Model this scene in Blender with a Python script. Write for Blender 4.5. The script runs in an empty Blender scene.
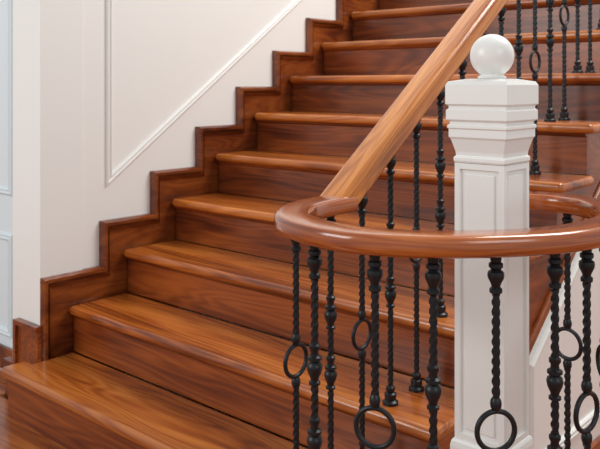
import bpy, bmesh, math
from mathutils import Vector, Matrix
S=bpy.context.scene
COL=S.collection
try:
    S.view_settings.view_transform='Standard'
except Exception: pass
RUN,RISE=.26,.185
NST=13
DY=-.018      # nosing line offset
# ---------------------------------------------------------------- materials
def newmat(n):
    m=bpy.data.materials.new(n); m.use_nodes=True
    nt=m.node_tree; nt.nodes.clear()
    o=nt.nodes.new('ShaderNodeOutputMaterial'); b=nt.nodes.new('ShaderNodeBsdfPrincipled')
    nt.links.new(b.outputs[0],o.inputs[0]); return m,nt,b
def wood(n,c1,c2,c3,scale,coord='Object',rough=.25,coat=.35,vlo=.76,vhi=1.15):
    m,nt,b=newmat(n); N=nt.nodes.new; L=nt.links.new
    tc=N('ShaderNodeTexCoord'); oi=N('ShaderNodeObjectInfo')
    mp=N('ShaderNodeMapping'); mp.inputs['Scale'].default_value=scale
    mul=N('ShaderNodeVectorMath'); mul.operation='SCALE'; mul.inputs[0].default_value=(13.1,17.7,15.3)
    L(oi.outputs['Random'],mul.inputs['Scale'])
    L(tc.outputs[coord],mp.inputs['Vector'])
    add=N('ShaderNodeVectorMath'); add.operation='ADD'
    L(mp.outputs[0],add.inputs[0]); L(mul.outputs[0],add.inputs[1])
    n1=N('ShaderNodeTexNoise'); n1.inputs['Scale'].default_value=.7; n1.inputs['Detail'].default_value=4; n1.inputs['Distortion'].default_value=.6
    L(add.outputs[0],n1.inputs['Vector'])
    n3=N('ShaderNodeTexNoise'); n3.inputs['Scale'].default_value=.45; n3.inputs['Detail'].default_value=2; n3.inputs['Distortion'].default_value=.3
    L(add.outputs[0],n3.inputs['Vector'])
    m3=N('ShaderNodeMath'); m3.operation='MULTIPLY'; m3.inputs[1].default_value=110; L(n3.outputs['Fac'],m3.inputs[0])
    s3=N('ShaderNodeMath'); s3.operation='SINE'; L(m3.outputs[0],s3.inputs[0])
    r3=N('ShaderNodeMapRange'); r3.inputs[1].default_value=-1; r3.inputs[2].default_value=1; r3.inputs[3].default_value=.3; r3.inputs[4].default_value=.68; L(s3.outputs[0],r3.inputs[0])
    mp2=N('ShaderNodeMapping'); mp2.inputs['Scale'].default_value=(1.8,16,16)
    L(add.outputs[0],mp2.inputs['Vector'])
    n2=N('ShaderNodeTexNoise'); n2.inputs['Scale'].default_value=1.0; n2.inputs['Detail'].default_value=6; n2.inputs['Roughness'].default_value=.7
    L(mp2.outputs[0],n2.inputs['Vector'])
    mx=N('ShaderNodeMix'); mx.data_type='FLOAT'; mx.inputs[0].default_value=.38
    L(n1.outputs['Fac'],mx.inputs[2]); L(n2.outputs['Fac'],mx.inputs[3])
    mx2=N('ShaderNodeMix'); mx2.data_type='FLOAT'; mx2.inputs[0].default_value=.19
    L(mx.outputs[0],mx2.inputs[2]); L(r3.outputs[0],mx2.inputs[3])
    r=N('ShaderNodeValToRGB'); e=r.color_ramp.elements
    e[0].position=.38; e[0].color=(*c1,1); e[1].position=.61; e[1].color=(*c3,1)
    x=e.new(.485); x.color=(*c2,1)
    L(mx2.outputs[0],r.inputs[0])
    hs=N('ShaderNodeHueSaturation')
    mr=N('ShaderNodeMapRange'); mr.inputs[3].default_value=vlo; mr.inputs[4].default_value=vhi
    L(oi.outputs['Random'],mr.inputs[0]); L(mr.outputs[0],hs.inputs['Value']); L(r.outputs[0],hs.inputs['Color'])
    L(hs.outputs[0],b.inputs['Base Color'])
    b.inputs['Roughness'].default_value=rough
    b.inputs['Coat Weight'].default_value=coat; b.inputs['Coat Roughness'].default_value=.16
    bp=N('ShaderNodeBump'); bp.inputs['Strength'].default_value=.12; bp.inputs['Distance'].default_value=.002
    L(mx2.outputs[0],bp.inputs['Height']); L(bp.outputs[0],b.inputs['Normal'])
    return m
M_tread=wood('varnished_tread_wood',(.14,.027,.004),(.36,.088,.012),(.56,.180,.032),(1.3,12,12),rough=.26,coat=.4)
M_riser_shaded=wood('varnished_riser_wood_shaded',(.060,.010,.002),(.165,.032,.005),(.30,.072,.012),(1.3,12,12),rough=.34,coat=.22)  # darker than the treads: shade from overhead light put into the colour
M_skirt=wood('varnished_skirting_wood',(.085,.015,.003),(.20,.041,.007),(.32,.082,.014),(10,2.2,10),rough=.3,coat=.3)
M_rail_lit=wood('varnished_rail_wood_lit',(.30,.078,.011),(.53,.175,.028),(.70,.28,.058),(2.0,30,30),coord='UV',rough=.27,coat=.4,vlo=1,vhi=1)  # lighter than the volute: reflected light on the pitched rail put into the colour
M_volute=wood('volute_wood',(.12,.021,.003),(.29,.058,.008),(.46,.125,.020),(2.5,30,30),coord='UV',rough=.17,coat=.7,vlo=1,vhi=1)
M_floor=wood('floor_wood',(.12,.022,.003),(.27,.06,.008),(.42,.12,.018),(1.3,10,10),rough=.3)
def paint(n,c,rough=.5,bump=.02):
    m,nt,b=newmat(n); N=nt.nodes.new; L=nt.links.new
    tc=N('ShaderNodeTexCoord'); no=N('ShaderNodeTexNoise'); no.inputs['Scale'].default_value=3; no.inputs['Detail'].default_value=4
    L(tc.outputs['Object'],no.inputs['Vector'])
    r=N('ShaderNodeValToRGB'); e=r.color_ramp.elements
    e[0].color=(*[v*.975 for v in c],1); e[1].color=(*c,1); L(no.outputs['Fac'],r.inputs[0]); L(r.outputs[0],b.inputs['Base Color'])
    n2=N('ShaderNodeTexNoise'); n2.inputs['Scale'].default_value=180; L(tc.outputs['Object'],n2.inputs['Vector'])
    bp=N('ShaderNodeBump'); bp.inputs['Strength'].default_value=bump; bp.inputs['Distance'].default_value=.001
    L(n2.outputs['Fac'],bp.inputs['Height']); L(bp.outputs[0],b.inputs['Normal'])
    b.inputs['Roughness'].default_value=rough; return m
M_wall=paint('cream_wall_paint',(.82,.815,.79),.55)
M_cool=paint('cool_white_wall_paint',(.70,.78,.82),.55)
M_white=paint('white_gloss_paint',(.83,.83,.805),.3,.01)
M_iron=paint('black_iron',(.017,.018,.021),.38,.15)
M_iron.node_tree.nodes['Principled BSDF'].inputs['Metallic'].default_value=.45
# ---------------------------------------------------------------- helpers
def finish(name,bm,mat,origin=None,bevel=0,seg=3,smooth=0,parent=None,recalc=True):
    if recalc: bmesh.ops.recalc_face_normals(bm,faces=bm.faces)
    me=bpy.data.meshes.new(name); bm.to_mesh(me); bm.free()
    if smooth or seg>3:
        for p in me.polygons: p.use_smooth=True
        me.set_sharp_from_angle(angle=math.radians(smooth or 30))
    xs=[v.co for v in me.vertices]
    if origin is None:
        lo=Vector([min(v[i] for v in xs) for i in range(3)]); hi=Vector([max(v[i] for v in xs) for i in range(3)])
        origin=Vector(((lo.x+hi.x)/2,(lo.y+hi.y)/2,lo.z))
    origin=Vector(origin)
    me.transform(Matrix.Translation(-origin))
    ob=bpy.data.objects.new(name,me); COL.objects.link(ob); ob.location=origin
    me.materials.append(mat)
    if bevel:
        b=ob.modifiers.new('bevel','BEVEL'); b.width=bevel; b.segments=seg; b.limit_method='ANGLE'; b.angle_limit=math.radians(50)
        if seg>3: b.harden_normals=True
    if parent:
        ob.parent=parent; ob.location=origin-parent.location
    return ob
def empty(name,loc,label,cat):
    e=bpy.data.objects.new(name,None); COL.objects.link(e); e.location=loc; e.empty_display_size=.1
    e['label']=label; e['category']=cat; return e
def extr(bm,pts,axis,lo,hi):
    def P(a,b,c):
        return (c,a,b) if axis=='X' else ((a,c,b) if axis=='Y' else (a,b,c))
    v0=[bm.verts.new(P(a,b,lo)) for a,b in pts]; v1=[bm.verts.new(P(a,b,hi)) for a,b in pts]
    n=len(pts)
    bm.faces.new(v0); bm.faces.new(v1)
    for i in range(n): bm.faces.new([v0[i],v0[(i+1)%n],v1[(i+1)%n],v1[i]])
def prism(name,pts,axis,lo,hi,mat,**k):
    bm=bmesh.new(); extr(bm,pts,axis,lo,hi); return finish(name,bm,mat,**k)
def box(name,x0,x1,y0,y1,z0,z1,mat,**k):
    return prism(name,[(x0,y0),(x1,y0),(x1,y1),(x0,y1)],'Z',z0,z1,mat,**k)
def structure(o):
    o['kind']='structure'; return o
def sweep(bm,path,prof,A,closed=False,cap=True):
    path=[Vector(p) for p in path]; A=Vector(A); n=len(path); m=len(prof)
    uvl=bm.loops.layers.uv.verify()
    rings=[]; L=[0]
    for i in range(1,n): L.append(L[-1]+(path[i]-path[i-1]).length)
    per=[0]
    for j in range(m): per.append(per[-1]+(Vector(prof[(j+1)%m])-Vector(prof[j])).length)
    for i,p in enumerate(path):
        if closed: a=(p-path[i-1]).normalized(); b=(path[(i+1)%n]-p).normalized()
        else:
            a=(p-path[i-1]).normalized() if i>0 else (path[1]-p).normalized()
            b=(path[i+1]-p).normalized() if i<n-1 else a
        t=(a+b).normalized(); c=max(.3,t.dot(a)); s=A.cross(t).normalized()/c
        rings.append([bm.verts.new(p+A*u+s*v) for u,v in prof])
    for i in range(n if closed else n-1):
        r0,r1=rings[i],rings[(i+1)%n]
        l0=L[i]; l1=L[i+1] if i<n-1 else L[i]+(path[0]-path[i]).length
        for j in range(m):
            f=bm.faces.new([r0[j],r0[(j+1)%m],r1[(j+1)%m],r1[j]])
            for lp,uv in zip(f.loops,[(l0,per[j]),(l0,per[j+1]),(l1,per[j+1]),(l1,per[j])]): lp[uvl].uv=uv
    if cap and not closed:
        for r in (rings[0],rings[-1]):
            f=bm.faces.new(r)
            for lp,q in zip(f.loops,prof): lp[uvl].uv=q
def catmull(P,k=8):
    P=[Vector(p) for p in P]; Q=[P[0]*2-P[1]]+P+[P[-1]*2-P[-2]]; out=[]
    for i in range(1,len(Q)-2):
        a,b,c,d=Q[i-1:i+3]
        for s in range(k):
            t=s/k
            out.append(.5*((2*b)+(c-a)*t+(2*a-5*b+4*c-d)*t*t+(3*b-a-3*c+d)*t**3))
    out.append(P[-1]); return out
def rrect(w,h,r,seg=4):
    pts=[]
    for cx,cy,a0 in ((w/2-r,h/2-r,0),(-w/2+r,h/2-r,90),(-w/2+r,-h/2+r,180),(w/2-r,-h/2+r,270)):
        for s in range(seg+1):
            a=math.radians(a0+90*s/seg); pts.append((cx+r*math.cos(a),cy+r*math.sin(a)))
    return pts
def lathe(bm,prof,seg=16,c=(0,0,0)):
    c=Vector(c); rings=[]
    for r,z in prof:
        rings.append([bm.verts.new(c+Vector((max(r,1e-4)*math.cos(2*math.pi*i/seg),max(r,1e-4)*math.sin(2*math.pi*i/seg),z))) for i in range(seg)])
    for a,b in zip(rings,rings[1:]):
        for i in range(seg): bm.faces.new([a[i],a[(i+1)%seg],b[(i+1)%seg],b[i]])
    bm.faces.new(rings[0]); bm.faces.new(rings[-1])
# ---------------------------------------------------------------- staircase
EDGE=1.70; X0=.0095
st=empty('staircase',(.85,0,-.185),'varnished reddish-brown wooden staircase rising beside white panelled wall','staircase')
def outline(ins,y0,xl,R):
    cx,cy=1.83,.10
    pts=[(xl,y0+ins)]
    r=R-ins
    a0=math.radians(228)
    sx,sy=cx+r*math.cos(a0),cy+r*math.sin(a0)
    pts+=catmull([(1.10,y0+ins,0),(1.30,y0+ins-.012,0),(1.44,(y0+ins)*.6+sy*.4-.01,0),(sx,sy,0)],6)
    pts=[(p[0],p[1]) for p in pts]
    for i in range(1,31):
        a=a0+math.radians(i/30*(360+95-228)); pts.append((cx+r*math.cos(a),cy+r*math.sin(a)))
    return pts
def low_step(ins,y0,xl,R,tail): return outline(ins,y0,xl,R)+tail
prism('tread',low_step(0,DY,-.045,.44,[(EDGE,.50),(EDGE,.271),(X0,.271),(X0,.095),(-.045,.095)]),'Z',RISE-.038,RISE,M_tread,bevel=.0165,seg=5,parent=st)
prism('riser',low_step(.028,DY,-.025,.44,[(EDGE-.03,.47),(EDGE-.03,.265),(X0,.265),(X0,.095),(-.025,.095)]),'Z',0,RISE-.038,M_riser_shaded,parent=st)
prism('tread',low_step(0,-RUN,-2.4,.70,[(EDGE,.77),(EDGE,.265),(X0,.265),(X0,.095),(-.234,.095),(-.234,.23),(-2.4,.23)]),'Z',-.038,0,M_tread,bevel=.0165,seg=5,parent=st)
prism('riser',low_step(.028,-RUN,-2.38,.70,[(EDGE-.03,.74),(EDGE-.03,.265),(X0,.265),(X0,.095),(-.234,.095),(-.234,.23),(-2.38,.23)]),'Z',-RISE,-.038,M_riser_shaded,parent=st)
for n in range(2,NST+1):
    y=RUN*(n-1)+DY; z=RISE*n
    d=RUN+.028 if n<NST else 1.2
    box('tread',X0,EDGE,y,y+d,z-.036,z,M_tread,bevel=.0165,seg=5,parent=st)
    box('riser',X0,EDGE-.03,y+.028,y+.05,z-RISE,z-.036,M_riser_shaded,parent=st)
    bm=bmesh.new(); extr(bm,[(y+.028,z-.036),(y+.014,z-.036),(y+.017,z-.043),(y+.028,z-.05)],'X',X0,EDGE-.03)
    finish('nosing_cove',bm,M_riser_shaded,parent=st)
SD=.36
def nos(y): return RISE+(y-DY)/RUN*RISE
top=[(RUN+DY+.05,nos(.55)-SD+.001)]
for n in range(2,NST+1):
    y=RUN*(n-1)+DY; z=RISE*n-.037
    top+= [(y+.05,z),(y+RUN+.05,z)]
yl=RUN*NST+DY+.05
prism('outer_string',top+[(yl,nos(yl)-SD),(.55,nos(.55)-SD)],'X',EDGE-.055,EDGE-.030,M_skirt,parent=st)
bm=bmesh.new()
sweep(bm,[(EDGE-.022,.55,nos(.55)-SD+.015),(EDGE-.022,yl,nos(yl)-SD+.015)],rrect(.018,.03,.006),(1,0,0)); finish('string_moulding',bm,M_skirt,smooth=40,parent=st)
# ---------------------------------------------------------------- walls
WY=.128
structure(box('wall_left',-.214,-.012,WY+.19,5.2,-RISE,4.6,M_wall))
structure(box('trim_1',-.214,0,WY,WY+.19,-RISE,4.6,M_white,bevel=.003))
structure(box('wall_hall',-2.6,-.2145,.25,.40,-RISE,4.6,M_cool))
structure(box('wall_back',-.214,3.8,5.2,5.35,-RISE,4.6,M_wall))
structure(box('floor',-4,6,-4,5.2,-RISE-.1,-RISE-.0005,M_floor))
structure(prism('wall_right',[(RUN+.06,-RISE),(5.19,-RISE),(5.19,2.2),(3.9,2.2),(3.35,nos(3.35)-.30),(RUN+.06,nos(RUN+.06)-.30)],'X',EDGE-.12,EDGE-.056,M_white))
structure(box('baseboard_right',EDGE-.0555,EDGE-.035,.80,5.19,-RISE,-RISE+.11,M_skirt,bevel=.004))
mprof=[(0,-.014),(.007,-.014),(.012,-.008),(.006,-.003),(.006,.003),(.012,.008),(.007,.014),(0,.014)]
def mould(name,path,closed=False):
    bm=bmesh.new(); sweep(bm,path,mprof,(1,0,0),closed=closed); return structure(finish(name,bm,M_white,smooth=30))
mould('trim_2',[(-.012,.448,4.3),(-.012,.448,.852),(-.012,4.6,.852+(4.6-.448)*RISE/RUN),(-.012,4.6,4.3)],True)
def u(y): return nos(y)-SD-.13
mould('trim_3',[(EDGE-.056,.90,.02),(EDGE-.056,4.5,.02),(EDGE-.056,4.5,u(3.3)),(EDGE-.056,3.3,u(3.3)),(EDGE-.056,.90,u(.90))],True)
def mouldY(name,x0,x1,z0,z1,y):
    bm=bmesh.new(); sweep(bm,[(x0,y,z0),(x1,y,z0),(x1,y,z1),(x0,y,z1)],mprof,(0,-1,0),closed=True); return structure(finish(name,bm,M_cool,smooth=30))
mouldY('trim_4',-2.3,-.45,.16,.58,.25)
mouldY('trim_5',-2.3,-.45,.78,3.4,.25)
structure(box('baseboard_hall',-2.4,-.235,.232,.2495,0.0005,.10,M_skirt,bevel=.004))
H=.130; V=.118
con=[(WY+.0005,-.02),(WY+.0005,RISE*2+H)]
for n in range(2,NST+1):
    y1=RUN*n-V
    con.append((y1,RISE*n+H))
    if n<NST: con.append((y1,RISE*(n+1)+H))
con[-1]=(5.19,RISE*NST+H)
bm=bmesh.new()
extr(bm,con+[(5.19,RISE*NST-.2),(RUN*NST,RISE*NST-.25),(RUN+.2,-.02)],'X',-.0115,.003)
def strip(bm,c,o0,o1,x0,x1,x2=None):
    a=[(p[0]+o0,p[1]-o0) for p in c]; b=[(p[0]+o1,p[1]-o1) for p in c]
    x2=x1 if x2 is None else x2
    va0=[bm.verts.new((x0,*p)) for p in a]; va1=[bm.verts.new((x1,*p)) for p in a]
    vb0=[bm.verts.new((x0,*p)) for p in b]; vb1=[bm.verts.new((x2,*p)) for p in b]
    for i in range(len(c)-1):
        for q in ((va0,va1),(va1,vb1),(vb1,vb0),(vb0,va0)):
            bm.faces.new([q[0][i],q[0][i+1],q[1][i+1],q[1][i]])
    for i in (0,-1): bm.faces.new([va0[i],va1[i],vb1[i],vb0[i]])
strip(bm,con,0.0003,.008,.0025,.010,.024)
strip(bm,con,.008,.020,.0025,.024,.024)
strip(bm,con,.020,.030,.0025,.010,.010)
strip(bm,con,.030,.046,.0025,.019,.004)
structure(finish('baseboard_left',bm,M_skirt))
bm=bmesh.new()
def yface(x0,x1,z0,z1,y0,y1): extr(bm,[(x0,z0),(x1,z0),(x1,z1),(x0,z1)],'Y',y0,y1)
yface(-.155,.012,.001,.318,.110,WY-.0005); yface(-.155,.018,.300,.318,.098,.110); yface(-.155,-.137,.001,.300,.098,.110)
yface(-.234,-.156,.001,.144,.110,WY-.0005); yface(-.234,-.156,.126,.144,.098,.110)
structure(finish('baseboard_front',bm,M_skirt))
# ---------------------------------------------------------------- newel
NX,NY=1.916,.13
nw=empty('newel_post',(NX,NY,RISE),'white painted square newel post with ball finial inside handrail curl','newel post')
def sq(bm,prof):
    rings=[]
    for h,z in prof: rings.append([bm.verts.new((NX+sx*h,NY+sy*h,z)) for sx,sy in ((-1,-1),(1,-1),(1,1),(-1,1))])
    fs=[]
    for a,b in zip(rings,rings[1:]):
        for i in range(4): fs.append(bm.faces.new([a[i],a[(i+1)%4],b[(i+1)%4],b[i]]))
    bm.faces.new(rings[0]); bm.faces.new(rings[-1]); return fs
bm=bmesh.new(); sq(bm,[(.068,RISE+.0005),(.068,.445),(.066,.456),(.062,.462)]); finish('plinth',bm,M_white,parent=nw,bevel=.002)
bm=bmesh.new()
fs=sq(bm,[(.0600,.462),(.0600,1.075)])
bmesh.ops.recalc_face_normals(bm,faces=bm.faces)
bmesh.ops.inset_individual(bm,faces=fs,thickness=.018,depth=0)
bmesh.ops.inset_individual(bm,faces=fs,thickness=.003,depth=-.007)
bmesh.ops.inset_individual(bm,faces=fs,thickness=.010,depth=0)
bmesh.ops.inset_individual(bm,faces=fs,thickness=.006,depth=.004)
finish('shaft',bm,M_white,parent=nw)
bm=bmesh.new()
sq(bm,[(.0600,1.0755),(.062,1.080),(.062,1.088),(.058,1.091),(.059,1.10),(.0665,1.128),(.070,1.133),(.070,1.150),(.0725,1.153),(.0725,1.158),(.068,1.162),(.068,1.167),(.0745,1.171),(.0745,1.192),(.070,1.196),(.070,1.201),(.0755,1.206),(.0755,1.248),(.071,1.256),(.040,1.262)])
finish('capital',bm,M_white,parent=nw,bevel=.0012,seg=2)
bm=bmesh.new()
prof=[(.030,1.2625),(.032,1.266),(.026,1.270)]
R=.0485; cz=1.3135
prof+=[(R*math.sin(a),cz-R*math.cos(a)) for a in [math.radians(30+150*i/22) for i in range(23)]]
lathe(bm,prof,32,(NX,NY,0)); finish('ball_finial',bm,M_white,parent=nw,smooth=40)
# ---------------------------------------------------------------- handrail
RZ=.948; RX=1.515
def under(y): return 1.163+(y-.438)*RISE/RUN
hr=empty('handrail',(RX,.1,.928),'glossy orange-brown wooden handrail curling round the white newel post','handrail')
vp=[(1.516,.108),(1.518,.04),(1.526,-.04),(1.552,-.120),(1.61,-.195),(1.70,-.243),(1.79,-.260),(1.87,-.248),(1.965,-.195),(2.05,-.11),(2.115,-.01),(2.148,.10),(2.15,.22),(2.11,.34),(2.03,.43),(1.93,.468),(1.84,.44),(1.80,.35),(1.83,.25),(1.885,.193)]
path=catmull([(x,y,RZ) for x,y in vp],7)
bm=bmesh.new(); sweep(bm,path,rrect(.042,.081,.014,5),(0,0,1)); finish('volute',bm,M_volute,parent=hr,smooth=50)
bm=bmesh.new()
t=.062; c=math.cos(math.atan(RISE/RUN))
def cz_(y): return under(y)+t/2/c
yt=RUN*NST+.2
y0=-.05
PX=RX-.006
sweep(bm,[(PX,y0,cz_(y0)),(PX,1.2,cz_(1.2)),(PX,yt,cz_(yt))],rrect(.086,t,.016,5),(1,0,0))
g=bmesh.ops.bisect_plane(bm,geom=bm.verts[:]+bm.edges[:]+bm.faces[:],plane_co=(0,0,.942),plane_no=(0,0,1),clear_inner=True)
ed=[e for e in g['geom_cut'] if isinstance(e,bmesh.types.BMEdge)]
bmesh.ops.holes_fill(bm,edges=ed)
finish('pitched_rail',bm,M_rail_lit,parent=hr,smooth=50)
# ---------------------------------------------------------------- balusters
def twisted(bm,z0,z1,s=.0059,pitch=.075):
    n=max(2,int((z1-z0)/.005)); rings=[]
    for i in range(n+1):
        z=z0+(z1-z0)*i/n
        a=2*math.pi*z/pitch
        rings.append([bm.verts.new((s*1.414*math.cos(a+j*math.pi/2),s*1.414*math.sin(a+j*math.pi/2),z)) for j in range(4)])
    for a,b in zip(rings,rings[1:]):
        for j in range(4): bm.faces.new([a[j],a[(j+1)%4],b[(j+1)%4],b[j]])
    bm.faces.new(rings[0]); bm.faces.new(rings[-1])
def vase(bm):
    p=[(.007,-.046),(.012,-.043),(.012,-.038),(.008,-.035),(.009,-.030),(.0145,-.018),(.0165,-.008),(.0145,-.001),(.009,.004),(.0148,.007),(.0148,.013),(.009,.016),(.008,.024),(.0115,.030),(.0115,.036),(.007,.040)]
    lathe(bm,p,14)
def ball(bm):
    lathe(bm,[(.007,-.012),(.0100,-.007),(.011,0),(.0100,.007),(.007,.012)],14)
RZC=.408; RR=.0375
def ringm(bm):
    N=36;pp=[(RR*math.cos(2*math.pi*i/N),0,RR*math.sin(2*math.pi*i/N)) for i in range(N)]
    sweep(bm,pp,rrect(.010,.010,.0045,3),(0,1,0),closed=True)
def footm(bm):
    lathe(bm,[(.022,0.0005),(.022,.008),(.015,.013),(.0165,.020),(.0165,.03),(.010,.034),(.013,.040),(.013,.046),(.007,.052)],14)
def topm(bm):
    lathe(bm,[(.007,-.075),(.0120,-.071),(.0120,-.064),(.008,-.060),(.010,-.054),(.0150,-.044),(.0158,-.038),(.0150,-.032),(.009,-.027),(.0135,-.023),(.0135,-.016),(.0095,-.013),(.0115,-.004),(.0115,0)],14)
cache={}
def mesh_of(key,fn,name,smooth=40):
    if key not in cache:
        bm=bmesh.new(); fn(bm); bmesh.ops.recalc_face_normals(bm,faces=bm.faces)
        me=bpy.data.meshes.new(name); bm.to_mesh(me); bm.free(); me.materials.append(M_iron)
        for p in me.polygons: p.use_smooth=True
        me.set_sharp_from_angle(angle=math.radians(smooth))
        cache[key]=me
    return cache[key]
def baluster(x,y,z,L,kind,ang):
    lab={'ring':'black twisted iron baluster with open ring','knuckle':'black twisted iron baluster with turned knuckles'}[kind]
    e=empty('baluster',(x,y,z),lab+(' under curled handrail' if z<.2 else ' standing on stair tread'),'baluster')
    e.rotation_euler=(0,0,ang); e['group']='black iron stair balusters'
    def part(nm,key,fn,zz=0,sm=40):
        o=bpy.data.objects.new(nm,mesh_of(key,fn,nm,sm)); COL.objects.link(o); o.parent=e; o.location=(0,0,zz)
    def bar(a,b): part('twisted_bar',('bar',round(a,3),round(b,3)),lambda bm:twisted(bm,a,b),0,25)
    if kind=='ring':
        bar(.03,RZC-RR-.018); bar(RZC+RR+.018,L-.07)
        part('ring','ring',ringm,RZC); part('bead','bead',ball,RZC+RR+.014); part('bead','bead',ball,RZC-RR-.014)
    else:
        bar(.03,L-.07); part('knuckle','kn',vase,L-.245); part('knuckle','kn',vase,L-.395)
    part('foot_collar','foot',footm); part('top_collar','top',topm,L)
half=math.pi/2
baluster(RX,-.08,RISE,.7415,'ring',half)
baluster(RX,.05,RISE,.7415,'knuckle',half)
baluster(RX,.18,RISE,under(.18)-RISE+.004,'ring',half)
y=.31;i=0
while y<RUN*NST-.02:
    n=int((y-DY)//RUN)+1
    baluster(RX,y,RISE*n,under(y)-RISE*n+.004,'knuckle' if i%2==0 else 'ring',half)
    y+=.13;i+=1
vb=[(1.72,-.252,'knuckle'),(1.87,-.25,'ring'),(1.965,-.195,'knuckle'),(2.05,-.11,'ring'),(2.118,.0,'knuckle'),(2.146,.088,'ring'),(2.146,.235,'knuckle'),(2.07,.39,'ring'),(1.95,.464,'ring')]
for x,y,k in vb:
    j=min(range(1,len(path)-1),key=lambda q:(path[q].x-x)**2+(path[q].y-y)**2)
    tg=path[j+1]-path[j-1]
    baluster(x,y,RISE,.7415,k,math.atan2(tg.y,tg.x))
# ---------------------------------------------------------------- light
def area(name,loc,tgt,sx,sy,p,col):
    l=bpy.data.lights.new(name,'AREA'); l.shape='RECTANGLE'; l.size=sx; l.size_y=sy; l.energy=p; l.color=col
    o=bpy.data.objects.new(name,l); COL.objects.link(o); o.location=loc
    o.rotation_euler=(Vector(tgt)-Vector(loc)).to_track_quat('-Z','Y').to_euler()
area('window_light',(-.6,-3.8,2.6),(.9,1.2,.6),2.4,2.0,100,(1,.99,.97))
area('stairwell_light',(2.4,2.6,4.4),(.7,1.6,.8),1.8,1.8,160,(1,.98,.94))
area('fill_light',(5.0,-.8,2.4),(1.7,1.2,.4),1.6,1.6,28,(1,.99,.97))  # added fill lamp without a real source, brightens the white understair wall
w=bpy.data.worlds.new('World'); S.world=w; w.use_nodes=True
bg=w.node_tree.nodes['Background']; bg.inputs[0].default_value=(.97,.985,1,1); bg.inputs[1].default_value=.52
# ---------------------------------------------------------------- camera
cd=bpy.data.cameras.new('camera'); cam=bpy.data.objects.new('camera',cd); COL.objects.link(cam)
cam.location=(2.75,-1.459,1.248); cam.rotation_euler=(math.pi/2,0,math.radians(41.55))
cd.sensor_width=36; cd.lens=46.7; cd.shift_y=-.2325
cd.dof.use_dof=True; cd.dof.focus_distance=1.75; cd.dof.aperture_fstop=8
S.camera=cam
